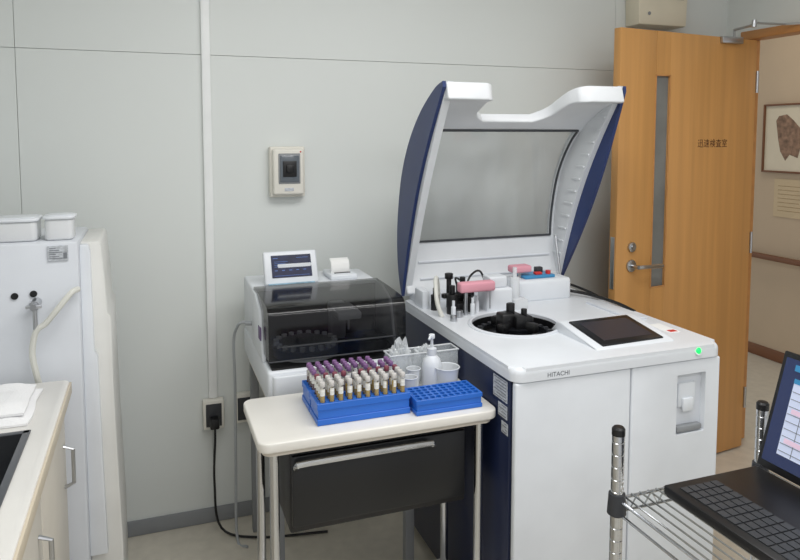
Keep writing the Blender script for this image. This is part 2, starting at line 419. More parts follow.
def tub(x0,x1,y0,y1,label,h):
    t = thing('plastic_tub',label,'tub',((x0+x1)/2,(y0+y1)/2,1.216))
    m = MB()
    m.prism(rrect(x0+0.005,x1-0.005,y0+0.005,y1-0.005,0.016),'z',1.2165,1.2165+h-0.009,0.006,3); m.build('body', TUBW, t)
    m = MB(); m.prism(rrect(x0,x1,y0,y1,0.020),'z',1.2165+h-0.009,1.2165+h,0.003,3); m.prism(rrect(x0+0.010,x1-0.010,y0+0.010,y1-0.010,0.012),'z',1.2165+h,1.2165+h+0.002,0.0005); m.build('lid', WHITE, t)
tub(-0.277,-0.195,2.07,2.16,'small lidded white plastic tub standing nearest the edge of the unit',0.066)
tub(-0.40,-0.285,2.07,2.18,'larger lidded white plastic tub further left on the tall unit',0.062)

# ------------------------------------------------------------------ small analyzer stand + analyzer
AX=0.765
st = thing('bench_stand','low white stand under the small bench analyzer behind the cart','stand',(0.54,2.3,0))
m = MB(); m.box(0.33,0.80,2.04,2.58,0.665,0.69,0.003); m.build('top_board', LAM, st)
for x in (0.35,0.78):
    for y in (2.06,2.56):
        m = MB(); m.box(x-0.015,x+0.015,y-0.015,y+0.015,0.001,0.665,0.002); m.build('leg', GREY, st)
sa = thing('bench_analyzer','small white bench analyzer with black smoked hood behind the cart','analyzer',(0.54,2.3,0.691))
m = MB(); m.box(0.316,AX,2.02,2.57,0.70,0.797,0.010,3)
for x in (0.34,AX-0.03):
    for y in (2.06,2.54): m.cyl((x,y,0.691),(x,y,0.702),0.015)
m.build('base', WHITE, sa)
m = MB(); m.prism(rrect(0.330,AX-0.014,2.006,2.04,0.012),'z',0.715,0.785,0.005,3); m.build('front_moulding', WHITE, sa)
m = MB(); m.box(0.318,AX-0.002,2.33,2.565,0.795,0.985,0.010,3); m.build('rear_body', WHITE, sa)
ck=[(2.12,0.797),(2.34,0.797),(2.34,0.983),(2.26,0.983),(2.17,0.95)]
for a,b in ((0.315,0.328),(AX-0.014,AX-0.001)):
    m = MB(); m.prism(ck,'x',a,b,0.003); m.build('side_cheek', WHITE, sa)
m = MB(); m.box(0.33,AX-0.014,2.03,2.33,0.797,0.803,0.001); m.box(0.33,AX-0.014,2.322,2.33,0.803,0.975); m.build('inner_deck', BLACK, sa)
HZ=0.822
hp = [ (2.034,HZ),(2.034,0.90),(2.037,0.955),(2.050,0.975),(2.08,0.984),(2.20,0.989),(2.335,0.991)]
hpc = [tuple(v)[:2] for v in cat([(a,b,0) for a,b in hp],4)]
hx0,hx1=0.322,AX-0.005
m = MB()
for i in range(len(hpc)-1):
    (a,b),(c,d) = hpc[i],hpc[i+1]
    m.quad((hx0,a,b),(hx1,a,b),(hx1,c,d),(hx0,c,d))
for x in (hx0,hx1):
    vs = [(x,a,b) for a,b in hpc]+[(x,2.335,HZ)]
    m.quad(*vs)
bmesh.ops.remove_doubles(m.b, verts=list(m.b.verts), dist=1e-5)
m.build('smoked_hood', SMOKE, sa, recalc=False)
m = MB(); m.tube([(hx0,2.035,HZ),(hx1,2.035,HZ)],0.003,8); m.box(0.36,AX-0.04,2.026,2.033,0.864,0.869,0.002); m.build('hood_rim_glint', DARK, sa)  # tube is the rim; bar across the hood face imitates a highlight line
m = MB(); m.lathe([(0,0),(0.105,0),(0.105,0.030),(0.09,0.036),(0.03,0.032),(0.03,0.055),(0,0.055)],(0.46,2.155,0.804),40); dk = m.build('sample_disk', GREY, sa)
for k in range(20):
    a = 2*PI*k/20; m = MB(); m.cyl((0.46+0.094*math.cos(a),2.155+0.094*math.sin(a),0.83),(0.46+0.094*math.cos(a),2.155+0.094*math.sin(a),0.848),0.009,10); m.build('cup', WHITE, dk)
m = MB(); m.lathe([(0,0),(0.070,0),(0.070,0.03),(0.02,0.03),(0,0.04)],(0.665,2.16,0.804),32); m.build('reagent_disk', DARK, sa)
m = MB(); m.box(0.57,0.625,2.26,2.30,0.803,0.93,0.006); m.box(0.56,0.64,2.12,2.27,0.905,0.93,0.006); m.cyl((0.60,2.14,0.905),(0.60,2.14,0.87),0.003); m.build('probe_arm', WHITE, sa)
# display
M = Matrix.Translation((0.458,2.36,0.985)) @ Matrix.Rotation(math.radians(-24),4,'X')
m = MB(); m.box(-0.094,0.094,-0.012,0.012,0.0,0.118,0.006,3,M); m.box(-0.06,0.06,0.005,0.06,0.0,0.07,0.004,2,M=Matrix.Translation((0.47,2.365,0.985))); dp = m.build('display', WHITE, sa)
m = MB(); m.box(-0.068,0.072,-0.0145,-0.0118,0.022,0.102,0.001,1,M); m.build('screen', SCR, dp)
m = MB(); m.box(-0.062,-0.045,-0.0155,-0.0143,0.090,0.092,0,1,M); m.box(0.02,0.062,-0.0155,-0.0143,0.090,0.0912,0,1,M); m.box(-0.06,0.062,-0.0155,-0.0143,0.028,0.0292,0,1,M)
for k in range(5): m.box(-0.058+k*0.025,-0.048+k*0.025,-0.0155,-0.0143,0.046,0.0485,0,1,M)
for k in range(4): m.box(-0.058,-0.035+0.008*k,-0.0155,-0.0143,0.060+0.006*k,0.0612+0.006*k,0,1,M)
m.build('screen_contents', SCRL, dp)
m = MB(); m.box(0.60,0.70,2.37,2.50,0.984,1.004,0.006,3); pr = m.build('printer', WHITE, sa)
m = MB(); m.tube([(0.62,2.40,1.004),(0.68,2.40,1.004)],0.003,8); m.build('slot', GASK, pr)
m = MB()
pp_=cat([(0,2.405,1.002),(0,2.402,1.025),(0,2.41,1.045),(0,2.43,1.055)],5)
for a,b in zip(pp_,pp_[1:]): m.quad((0.608,a.y,a.z),(0.676,a.y,a.z),(0.680,b.y,b.z),(0.612,b.y,b.z))
bmesh.ops.remove_doubles(m.b, verts=list(m.b.verts), dist=1e-5); m.build('paper', PAPER, pr, recalc=False)
m = MB(); m.box(0.375,0.535,2.338,2.366,0.9905,0.9925); m.build('label_strip', LABB, sa)
m = MB(); m.box(0.3128,0.3165,2.14,2.18,0.86,0.90); m.build('side_sticker', mat('purple_sticker',(110,90,130),0.6), sa)
m = MB(); m.tube([(0.315,2.35,0.862),(0.285,2.36,0.865),(0.27,2.38,0.845),(0.262,2.42,0.78),(0.268,2.46,0.6),(0.27,2.5,0.3),(0.27,2.5,0.02),(0.30,2.45,0.008)],0.005,8,6); m.cyl((0.3165,2.35,0.862),(0.295,2.355,0.863),0.008)
m.build('drain_hose', HOSEG, sa)

# ------------------------------------------------------------------ cart
CX1=0.888
ca = thing('lab_cart','cream topped laboratory cart carrying blue racks of tubes','cart',(0.56,1.79,0))
m = MB(); m.prism(rrect(0.232,CX1,1.640,1.955,0.03),'z',0.724,0.75,0.005,3); m.build('top', [LAM], ca)
m = MB(); m.prism(rrect(0.245,CX1-0.012,1.652,1.942,0.025),'z',0.712,0.724); m.build('top_edge', LAME, ca)
for x in (0.275,0.845):
    for y in (1.68,1.915):
        m = MB(); m.cyl((x,y,0.06),(x,y,0.712),0.0125); lg = m.build('leg', CHROME, ca)
        m = MB(); m.cyl((x-0.012,y,0.03),(x+0.012,y,0.03),0.029,24,bev=0.004); m.cyl((x,y,0.03),(x,y,0.06),0.008); m.build('caster', DARK, lg)
m = MB(); m.prism(rrect(0.26,0.86,1.665,1.93,0.02),'z',0.14,0.16,0.003); m.build('shelf', LAM, ca)
m = MB(); m.box(0.315,0.81,1.69,1.92,0.48,0.708,0.008); dw = m.build('drawer_unit', BLACK, ca)
m = MB(); m.box(0.32,0.805,1.678,1.692,0.50,0.69,0.006); m.build('drawer_front', BLACKS, dw)
m = MB(); m.tube([(0.33,1.682,0.655),(0.33,1.655,0.675),(0.36,1.65,0.682),(0.66,1.65,0.682),(0.695,1.655,0.675),(0.70,1.682,0.655)],0.008,10,5); m.build('handle', CHROME, dw)

# ------------------------------------------------------------------ racks
def hole_rack(x0,x1,y0,y1,z0,h,nx,ny,r,label,dz=0.02):
    t = thing('tube_rack',label,'tube rack',((x0+x1)/2,(y0+y1)/2,z0))
    m = MB(); mg = 0.005; zt = z0+h
    def ring(a,b,ins,th):
        X0,X1,Y0,Y1 = x0+ins,x1-ins,y0+ins,y1-ins
        m.box(X0,X1,Y0,Y0+th,a,b,0.0008,1); m.box(X0,X1,Y1-th,Y1,a,b,0.0008,1); m.box(X0,X0+th,Y0+th,Y1-th,a,b,0.0008,1); m.box(X1-th,X1,Y0+th,Y1-th,a,b,0.0008,1)
    ring(zt-h*0.30,zt-0.0002,0,mg); ring(z0+h*0.28,zt-h*0.30,0.0025,0.003); ring(z0+0.0005,z0+h*0.28,0,mg)
    m.box(x0+mg,x1-mg,y0+mg,y1-mg,z0+0.001,z0+0.004)
    cx=(x1-x0-2*mg)/nx; cy=(y1-y0-2*mg)/ny
    for i in range(nx):
        for j in range(ny):
            ax=x0+mg+cx*(i+.5); ay=y0+mg+cy*(j+.5); sq=[]
            for k in range(4):
                for q in range(4):
                    f=-1+q/2.0
                    sq.append([( f*cx/2,-cy/2),(cx/2,f*cy/2),(-f*cx/2,cy/2),(-cx/2,-f*cy/2)][k])
            vo=[m.b.verts.new((ax+p[0],ay+p[1],zt)) for p in sq]; ci=[]; lo=[]
            for p in sq:
                a=math.atan2(p[1],p[0]); ci.append(m.b.verts.new((ax+r*math.cos(a),ay+r*math.sin(a),zt))); lo.append(m.b.verts.new((ax+r*math.cos(a),ay+r*math.sin(a),zt-dz)))
            for k in range(16):
                k2=(k+1)%16
                m.b.faces.new((vo[k],vo[k2],ci[k2],ci[k]))
                m.b.faces.new((ci[k],ci[k2],lo[k2],lo[k]))
    m.build('rack_body', BLUE, t, smooth=False, recalc=False)
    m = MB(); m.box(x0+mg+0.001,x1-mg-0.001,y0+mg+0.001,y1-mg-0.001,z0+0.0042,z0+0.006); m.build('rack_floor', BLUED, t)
    return [[(x0+mg+cx*(i+.5), y0+mg+cy*(j+.5)) for i in range(nx)] for j in range(ny)]
H1 = hole_rack(0.392,0.649,1.700,1.794,0.7505,0.058,10,4,0.0088,'blue tube rack in front, full of grey capped labelled tubes')
H2 = hole_rack(0.392,0.649,1.798,1.892,0.7505,0.058,10,4,0.0088,'blue tube rack behind, full of lavender capped tubes')
hole_rack(0.656,0.852,1.672,1.776,0.7505,0.042,10,5,0.0074,'empty blue tube rack at the right end of the cart')
STRIPE = mat('tube_label', (234,233,226), 0.6, var=0.25, scale=(3,3,330))
def tube_proto(cap, fluid, label, group, loc):
    t = thing('test_tube',label,'test tube',loc,0,group)
    x,y,z = loc
    m = MB(); m.lathe([(0,0),(0.004,0.001),(0.0064,0.006),(0.0066,0.093),(0.0056,0.093)],loc,14); m.build('glass', TGLASS, t)
    m = MB(); m.lathe([(0,0.0015),(0.0035,0.002),(0.0061,0.007),(0.0062,0.083),(0,0.083)],loc,14); m.build('sample', fluid, t)
    m = MB(); rr=0.0069; n=7
    vs=[[m.b.verts.new((x+rr*math.cos(a),y+rr*math.sin(a),z+h)) for h in (0.068,0.087)] for a in [math.radians(-190+170*k/n) for k in range(n+1)]]
    for k in range(n): m.b.faces.new((vs[k][0],vs[k+1][0],vs[k+1][1],vs[k][1]))
    m.build('paper_label', STRIPE, t, recalc=False)
    m = MB(); m.lathe([(0.0066,0.091),(0.0072,0.092),(0.0072,0.102),(0.006,0.104),(0.003,0.1035),(0,0.102)],loc,14); m.build('cap', cap, t)
    return t
ZB = 0.7573
pa = tube_proto(GCAP, SERUM, 'grey capped tube of yellow serum with white label in front rack','serum tubes in the front rack',(*H1[0][0],ZB))
pb = tube_proto(PURPLE, BLOOD, 'lavender capped blood tube with white label in the rear rack','blood tubes in the rear rack',(*H2[0][0],ZB))
pc = tube_proto(MAROON, BLOOD, 'maroon capped blood tube at the back of the front rack','maroon tubes in the front rack',(*H1[3][0],ZB))
def rr_(): return random.choice([random.uniform(-0.5,0.6), random.uniform(-0.4,0.5), random.uniform(0.8,1.4), random.uniform(-1.3,-0.8)])
for j in range(3):
    for i in range(10):
        if (i,j)==(0,0) or (j==2 and i in (3,8)): continue
        dup(pa,(*H1[j][i],ZB+random.uniform(0,0.0005)),rz=rr_())
for i in range(1,10):
    if i in (4,): continue
    dup(pc,(*H1[3][i],ZB),rz=rr_())
for j in range(4):
    for i in range(10):
        if (i,j)==(0,0) or random.random()<0.05 or (j==3 and i>7): continue
        dup(pb,(*H2[j][i],ZB),rz=rr_())

# ------------------------------------------------------------------ other items on the cart
pbt = thing('pump_bottle','white pump dispenser bottle standing behind the empty blue rack','bottle',(0.772,1.846,0.7505))
c=(0.772,1.846,0.7505)
m = MB(); m.lathe([(0,0),(0.027,0),(0.029,0.004),(0.029,0.074),(0.025,0.092),(0.014,0.104),(0.013,0.116),(0,0.116)],c,28); m.build('body', WHITE, pbt)
m = MB(); m.lathe([(0.0125,0.104),(0.0145,0.105),(0.0145,0.124),(0.005,0.128),(0.004,0.156),(0,0.156)],c,20); m.build('collar', WHITE2, pbt)
m = MB(); m.cyl((0.772,1.846,0.904),(0.772,1.846,0.917),0.009,16,bev=0.002); m.tube([(0.772,1.846,0.911),(0.762,1.835,0.912),(0.755,1.827,0.907)],0.0035,8,4); m.build('pump_head', WHITE, pbt)
def cup(x,y,r,h,label,group=None):
    cp = thing('plastic_cup',label,'cup',(x,y,0.7505),0,group)
    m = MB(); m.lathe([(0,0.001),(r*0.74,0.001),(r*0.92,h-0.003),(r,h-0.002),(r,h),(r*0.9,h-0.001),(r*0.72,0.003),(0,0.003)],(x,y,0.7505),30); m.build('cup_wall', CLEAR2, cp)
    m = MB(); m.tube([(x+r*0.98*math.cos(a/12*PI*2),y+r*0.98*math.sin(a/12*PI*2),0.7505+h) for a in range(13)],0.0014,6,4); m.build('rim', WHITE, cp)
cup(0.808,1.815,0.037,0.074,'wide milky plastic cup in front of the clear bin, right of pump bottle')
cup(0.690,1.812,0.022,0.058,'small clear cup between tube rack and pump bottle')
cup(0.718,1.856,0.021,0.066,'narrow clear cup just left of the white pump bottle')
bx = thing('clear_bin','open clear plastic bin along the back edge of the cart top','bin',(0.77,1.92,0.7505))
B0,B1,C0,C1=0.660,0.880,1.896,1.952
m = MB()
for a in ((B0,B1,C0,C0+0.0015),(B0,B1,C1-0.0015,C1),(B0,B0+0.0015,C0+0.0015,C1-0.0015),(B1-0.0015,B1,C0+0.0015,C1-0.0015)): m.box(*a,0.7515,0.845)
m.box(B0,B1,C0,C1,0.7506,0.752); m.build('walls', CLEAR, bx)
m = MB()
for a in ((B0-0.003,B1+0.003,C0-0.003,C0+0.002),(B0-0.003,B1+0.003,C1-0.002,C1+0.003),(B0-0.003,B0+0.002,C0+0.002,C1-0.002),(B1-0.002,B1+0.003,C0+0.002,C1-0.002)): m.box(*a,0.844,0.848,0.001,1)
m.build('rim', CLEAR2, bx)
def bag(cx,cy,cz,sx,sy,sz,seed,label):
    m = MB(); t = bmesh.new(); bmesh.ops.create_icosphere(t, subdivisions=4, radius=1)
    for v in t.verts:
        p=v.co+Vector((seed,0,0))
        n = noise.noise(p*2.3)*0.3+noise.noise(p*6)*0.28+abs(noise.noise(p*11))*0.25
        v.co = Vector((cx+v.co.x*sx*(1+n), cy+max(-1,min(1,v.co.y*(1+n)))*sy, max(0.7525, cz+v.co.z*sz*(1+n))))
    m._merge(t); tag(m.build('plastic_bag', BAGM, smooth=False),label,'plastic bag')
bag(0.700,1.924,0.818,0.032,0.022,0.062,0,'crumpled clear plastic bag in the left half of the clear bin')
bag(0.782,1.924,0.806,0.034,0.022,0.052,4.4,'crumpled clear plastic bag in the right half of the clear bin')

# ------------------------------------------------------------------ big analyzer
X0,X1 = 0.893,1.590
Y0,Y1 = 1.565,2.42
ZT=0.886
ba = thing('chemistry_analyzer','large white and navy floor analyzer with its lid raised','analyzer',((X0+X1)/2,2.0,0))
m = MB(); m.box(X0+0.012,X1-0.004,Y0+0.02,Y1-0.01,0.05,0.848); m.box(X0+0.03,X1-0.03,Y0+0.05,Y1-0.05,0.04,0.06); body = m.build('body', WHITE2, ba)
for x in (X0+0.08,X1-0.08):
    for y in (Y0+0.1,Y1-0.1): m = MB(); m.cyl((x,y,0.001),(x,y,0.045),0.03); m.build('foot', BLACK, ba)
m = MB(); m.box(X0,X0+0.012,Y0+0.03,Y1,0.05,0.846,0.003); m.build('side_panel', NAVYD, ba)
m = MB(); m.box(X1-0.004,X1,Y0+0.03,Y1,0.05,0.846,0.001); m.build('side_panel', NAVYD, ba)
m = MB(); m.prism(rrect(X0-0.004,X1+0.004,Y0-0.003,Y1,0.035,8),'z',0.848,ZT,0.0,1)
es=[e for e in m.b.edges if e.verts[0].co.z>ZT-1e-5 and e.verts[1].co.z>ZT-1e-5]
bmesh.ops.bevel(m.b, geom=es, offset=0.018, segments=5, profile=0.5, affect='EDGES')
top = m.build('top_cover', WHITE, ba)
DC=(1.110,1.955); DR=0.142
def cutcyl(o,x,y,r,z0,z1): cut(o,0,0,0,0,z0,z1,cyl=(x,y,r))
cutcyl(top,DC[0],DC[1],DR,0.7,0.95); cutcyl(body,DC[0],DC[1],DR,0.79,0.95)
m = MB(); m.lathe([(DR-0.0005,ZT-0.001),(DR-0.0005,0.80),(0,0.80)],(DC[0],DC[1],0),56); m.build('disk_well', BLACK, ba)
m = MB(); m.lathe([(DR-0.0025,ZT-0.006),(DR-0.0025,ZT+0.004),(DR+0.003,ZT+0.006),(DR+0.010,ZT+0.003),(DR+0.011,ZT)],(DC[0],DC[1],0),56); m.build('well_ring', WHITE2, ba)
m = MB(); m.lathe([(0,0.803),(0.132,0.803),(0.132,0.860),(0.104,0.865),(0.102,0.85),(0.06,0.85),(0.06,0.88),(0.02,0.89),(0.02,0.912),(0,0.914)],(DC[0],DC[1],0),48); rd = m.build('reaction_disk', BLACKS, ba)
for k in range(24):
    m = MB(); a=2*PI*k/24; p=(DC[0]+0.118*math.cos(a),DC[1]+0.118*math.sin(a)); m.box(-0.008,0.008,-0.006,0.006,0.860,0.867,0.001,1,Matrix.Translation((p[0],p[1],0))@Matrix.Rotation(a,4,'Z'))
    m.build('cuvette', DARK, rd)
m = MB()
for k in range(4):
    a=0.5+k*PI/2; m.box(0.0,0.085,-0.014,0.014,0.872,0.902,0.006,2,Matrix.Translation((DC[0],DC[1],0))@Matrix.Rotation(a,4,'Z'))
m.box(DC[0]-0.06,DC[0]-0.015,DC[1]-0.03,DC[1]+0.02,0.87,0.93,0.008,3); m.box(DC[0]+0.012,DC[0]+0.062,DC[1]-0.02,DC[1]+0.03,0.87,0.912,0.008,3); m.box(DC[0]-0.02,DC[0]+0.02,DC[1]-0.05,DC[1]+0.05,0.87,0.922,0.006)
m.cyl((DC[0]-0.01,DC[1]+0.01,0.91),(DC[0]-0.01,DC[1]+0.01,0.955),0.014,bev=0.003); m.cyl((DC[0]+0.035,DC[1],0.90),(DC[0]+0.035,DC[1],0.935),0.010,bev=0.002); m.build('rotor_knob', BLACK, rd)
# front panels
XS=1.268
m = MB(); m.box(X0+0.003,XS-0.002,Y0+0.001,Y0+0.022,0.10,0.845,0.006,3); m.build('front_door', WHITE, ba)
m = MB(); m.box(XS+0.002,X1-0.001,Y0+0.001,Y0+0.045,0.10,0.845,0.006,3); fp = m.build('front_door', WHITE, ba)
cut(fp,1.430,1.535,Y0-0.02,Y0+0.038,0.625,0.805,bev=0.004)
m = MB(); m.box(1.433,1.532,Y0+0.034,Y0+0.04,0.628,0.802); m.build('recess_back', WHITE2, fp)
m = MB(); m.box(1.445,1.510,Y0+0.012,Y0+0.036,0.70,0.775,0.006); m.box(1.458,1.497,Y0+0.004,Y0+0.014,0.69,0.73,0.004); m.build('recess_holder', WHITE, fp)
m = MB(); m.box(1.437,1.528,Y0+0.004,Y0+0.036,0.629,0.647,0.003); m.build('recess_tray', GREY, fp)
m = MB(); m.box(X0+0.02,X1-0.02,Y0+0.03,Y0+0.05,0.045,0.10); m.build('kick_plate', DARK, ba)
# touch display set low in the deck
pc_=[(1.625,ZT-0.004),(1.635,ZT+0.004),(1.815,ZT+0.034),(1.835,ZT+0.034),(1.875,ZT-0.004)]
m = MB(); m.prism(pc_,'x',1.195,1.475,0.005,4); con = m.build('console', WHITE, ba)
ang = math.atan2(0.030,0.18)
Mc = Matrix.Translation((1.332,1.728,ZT+0.0205)) @ Matrix.Rotation(math.radians(2),4,'Z') @ Matrix.Rotation(ang,4,'X')
m = MB(); m.box(-0.112,0.112,-0.086,0.084,-0.004,0.004,0.003,2,Mc); m.build('touch_panel', BLACKS, con)
m = MB(); m.box(-0.090,0.090,-0.062,0.062,0.0038,0.0046,0,1,Mc); m.build('screen', SCRD, con)
# maker lettering
t_ = text('lettering','HITACHI',0.018,TXTG,ba,(0,0,0),(PI/2,0,0),width=0.068)
t_.location = Vector((1.024,Y0-0.0034,0.860))-ORG[ba.name]
m = MB(); m.ball((1.500,Y0+0.001,0.872),0.0105,(1,1,1)); m.build('power_lamp', GREEN, ba)
m = MB(); m.lathe([(0.010,-0.002),(0.0145,-0.002),(0.0145,0.002),(0.010,0.002)],(0,0,0),20); 
bmesh.ops.transform(m.b, matrix=Matrix.Translation((1.500,Y0-0.001,0.872))@Matrix.Rotation(math.radians(65),4,'X'), verts=list(m.b.verts)); m.build('lamp_ring', WHITE2, ba)
# stickers on navy side
for y0,y1,z0,z1 in ((1.605,1.685,0.778,0.838),(1.605,1.655,0.732,0.769),(1.60,1.635,0.690,0.722)):
    m = MB(); m.box(X0-0.0012,X0+0.0005,y0,y1,z0,z1); s_=m.build('sticker', LABG, ba)
    m = MB()
    n=max(3,int((z1-z0)/0.008))
    for k in range(n):
        zz=z0+(k+0.6)*(z1-z0)/n; m.box(X0-0.0018,X0-0.0011,y0+0.006,y1-0.006-0.014*(k%2),zz-0.0011,zz+0.0011)
    m.build('printed_lines', LINEG, s_)
m = MB(); m.box(1.515,1.56,1.70,1.80,ZT,ZT+0.001); pst=m.build('paper_label', PAPER, ba)
m = MB(); m.box(1.525,1.552,1.705,1.725,ZT+0.001,ZT+0.0016); m.build('warning_mark', RED, pst)
m = MB(); m.box(1.50,1.565,1.86,2.12,ZT-0.002,ZT+0.008,0.004); m.build('side_tray', WHITE2, ba)
m = MB(); m.tube([(1.30,2.38,0.905),(1.40,2.30,0.910),(1.50,2.26,0.905),(1.56,2.18,0.900),(1.585,2.05,0.895),(1.592,1.96,0.885)],0.006,8,6); m.build('black_cable', BLACK, ba)
m = MB(); m.tube([(1.40,2.37,0.905),(1.52,2.32,0.92),(1.57,2.24,0.908),(1.588,2.14,0.892)],0.005,8,6); m.build('black_cable', BLACK, ba)
# rear deck equipment
m = MB(); m.box(X0+0.02,X1-0.02,2.34,2.415,0.880,0.918,0.006,3); m.build('hinge_cover', WHITE2, ba)
m = MB(); m.box(1.10,1.20,2.125,2.21,0.880,0.965,0.008,3); m.box(1.115,1.185,2.14,2.20,0.965,1.005,0.006,3); m.build('wash_station', WHITE, ba)
m = MB(); m.cyl((1.225,2.16,0.885),(1.225,2.16,0.995),0.018,20,bev=0.003); m.cyl((1.225,2.16,0.995),(1.225,2.16,1.03),0.008); m.box(1.205,1.26,2.12,2.18,0.885,0.92,0.004); m.build('syringe', CLEAR2, ba)
m = MB(); m.box(1.27,1.50,2.21,2.33,0.880,0.965,0.014,3); m.build('rear_housing', WHITE, ba)
m = MB(); m.box(1.31,1.44,2.23,2.31,0.965,0.977,0.004); tr = m.build('reagent_tray', CYAN, ba)
m = MB(); m.box(1.36,1.39,2.24,2.26,0.977,0.987,0.003); m.build('red_cap', RED, tr)
m = MB(); m.cyl((1.42,2.25,0.977),(1.42,2.25,0.99),0.01); m.build('red_cap', RED, tr)
m = MB(); m.box(1.38,1.41,2.27,2.29,0.977,1.0,0.003); m.build('dark_cap', DARK, tr)
m = MB(); m.cyl((1.01,2.115,0.880),(1.01,2.115,0.97),0.007); pa1 = m.build('probe_post', STEEL, ba)
m = MB(); m.box(0.985,1.118,2.10,2.138,0.965,1.0,0.008,3); m.build('pink_arm', PINK, pa1)
m = MB(); m.cyl((1.105,2.118,0.97),(1.105,2.118,0.90),0.002,8); m.build('needle', STEEL, pa1)
m = MB(); m.cyl((1.31,2.27,0.96),(1.31,2.27,1.0),0.008); pa2 = m.build('probe_post', STEEL, ba)
m = MB(); m.box(1.265,1.345,2.24,2.29,0.988,1.015,0.008,3); m.build('pink_arm', PINK, pa2)
for parts in (
  [((0.975,2.15,0.880),(0.975,2.15,0.955),0.019),((0.975,2.15,0.955),(0.975,2.15,0.985),0.010)],
  [((0.940,2.22,0.880),(0.940,2.22,0.94),0.015),((0.940,2.22,0.94),(0.940,2.22,0.965),0.008)],
  [((1.045,2.16,0.880),(1.045,2.16,0.940),0.013),((1.045,2.16,0.940),(1.045,2.16,0.958),0.008)],
  [((1.00,2.235,0.880),(1.00,2.235,0.99),0.009),((1.00,2.235,0.99),(1.00,2.235,1.01),0.015)]):
    m = MB()
    for p in parts: m.cyl(p[0],p[1],p[2],20,bev=0.002)
    m.build('pump_motor', BLACK, ba)
m = MB(); m.box(0.955,1.075,2.178,2.202,0.932,0.948,0.004); m.box(1.02,1.06,2.19,2.225,0.884,0.978,0.006); m.box(0.985,1.03,2.14,2.18,0.882,0.92,0.005); m.cyl((1.04,2.205,0.975),(1.04,2.205,1.0),0.010,bev=0.002); m.build('arm_block', BLACK, ba)
for x,y in ((0.955,2.095),(1.035,2.112),(1.065,2.14)):
    m = MB(); m.cyl((x,y,0.880),(x,y,0.925),0.008,16,bev=0.001); m.cyl((x,y,0.925),(x,y,0.945),0.005,12); m.build('white_nozzle', WHITE, ba)
m = MB(); m.box(1.075,1.10,2.22,2.30,0.880,0.97,0.006); m.box(0.90,0.93,2.24,2.32,0.880,0.95,0.006); m.build('white_bracket', WHITE, ba)
for p in (((0.978,2.10,0.880),(0.978,2.10,0.91),0.013),((0.94,2.06,0.880),(0.94,2.06,0.905),0.012)):
    m = MB(); m.cyl(*p,20,bev=0.002); m.build('fitting', STEEL, ba)
m = MB(); m.tube([(0.925,2.12,0.885),(0.915,2.14,0.93),(0.925,2.18,0.99),(0.945,2.22,1.0),(0.96,2.24,0.96),(0.965,2.25,0.90)],0.008,8,6); m.build('clear_hose', HOSE, ba)
m = MB(); m.tube([(1.05,2.2,0.96),(1.08,2.22,1.0),(1.14,2.26,1.0),(1.18,2.27,0.9)],0.004,8,6); m.build('black_hose', BLACK, ba)
m = MB(); m.tube([(1.02,2.2,0.96),(1.03,2.24,0.99),(1.10,2.28,0.94),(1.12,2.28,0.88)],0.004,8,6); m.build('black_hose', BLACK, ba)
# ---- lid
LX0,LX1=0.882,1.574
prof = [(2.395,0.900),(2.430,0.985),(2.445,1.10),(2.432,1.23),(2.392,1.365),(2.315,1.485),(2.21,1.582),(2.09,1.652),(2.02,1.674)]
pp = [(v.x,v.y) for v in cat([(a,b,0) for a,b in prof],10)]
N = len(pp)
def nrm(i):
    a=pp[max(i-1,0)]; b=pp[min(i+1,N-1)]; d=Vector((b[0]-a[0],b[1]-a[1])).normalized(); n=Vector((-d.y,d.x))
    return n if n.x < 0 or (abs(n.x)<0.3 and n.y<0) else -n
NS=int(N*0.66)
def th(i): return 0.030+0.030*max(0,(i-NS)/(N-1-NS))
outer = pp; inner=[(pp[i][0]+nrm(i).x*th(i), pp[i][1]+nrm(i).y*th(i)) for i in range(N)]
gi0 = min(range(N), key=lambda i: abs(pp[i][1]-1.10)+ (0 if pp[i][0]>2.2 else 9))
gi1 = min(range(N), key=lambda i: abs(pp[i][1]-1.545))
ni = min(range(N), key=lambda i: abs(pp[i][1]-1.582))
lx0,lx1 = LX0+0.010, LX1-0.010
GX0,GX1=0.922,1.530
def cols(i):
    f = max(0,(i-ni)/(N-1-ni))
    c = 0.045*(1-min(1,f/0.22))**2      # rounded lower corners of the notch
    d = 0.030*max(0,(f-0.82)/0.18)**2   # rounded horn tips
    nl = 1.062+c-d; nr = 1.352+0.050*f-c+d
    return [lx0, GX0, nl, nr, GX1, lx1]
m = MB(); bmm = m.b; Vo=[];Vi=[]
for i in range(N):
    c=cols(i); Vo.append([bmm.verts.new((x,outer[i][0],outer[i][1])) for x in c]); Vi.append([bmm.verts.new((x,inner[i][0],inner[i][1])) for x in c])
def solid(i,j):
    if i<0 or i>=N-1 or j<0 or j>=5: return False
    if gi0<=i<gi1 and 1<=j<=3: return False
    if i>=ni and j==2: return False
    return True
for i in range(N-1):
    for j in range(5):
        if not solid(i,j): continue
        bmm.faces.new((Vo[i][j],Vo[i+1][j],Vo[i+1][j+1],Vo[i][j+1])); bmm.faces.new((Vi[i][j],Vi[i][j+1],Vi[i+1][j+1],Vi[i+1][j]))
        for (di,dj,a,b) in ((-1,0,(i,j),(i,j+1)),(1,0,(i+1,j),(i+1,j+1)),(0,-1,(i,j),(i+1,j)),(0,1,(i,j+1),(i+1,j+1))):
            if not solid(i+di,j+dj): bmm.faces.new((Vo[a[0]][a[1]],Vo[b[0]][b[1]],Vi[b[0]][b[1]],Vi[a[0]][a[1]]))
loose=[v for v in bmm.verts if not v.link_faces]; bmesh.ops.delete(bmm, geom=loose, context='VERTS')
lidf = m.build('raised_lid', LIDW, ba)
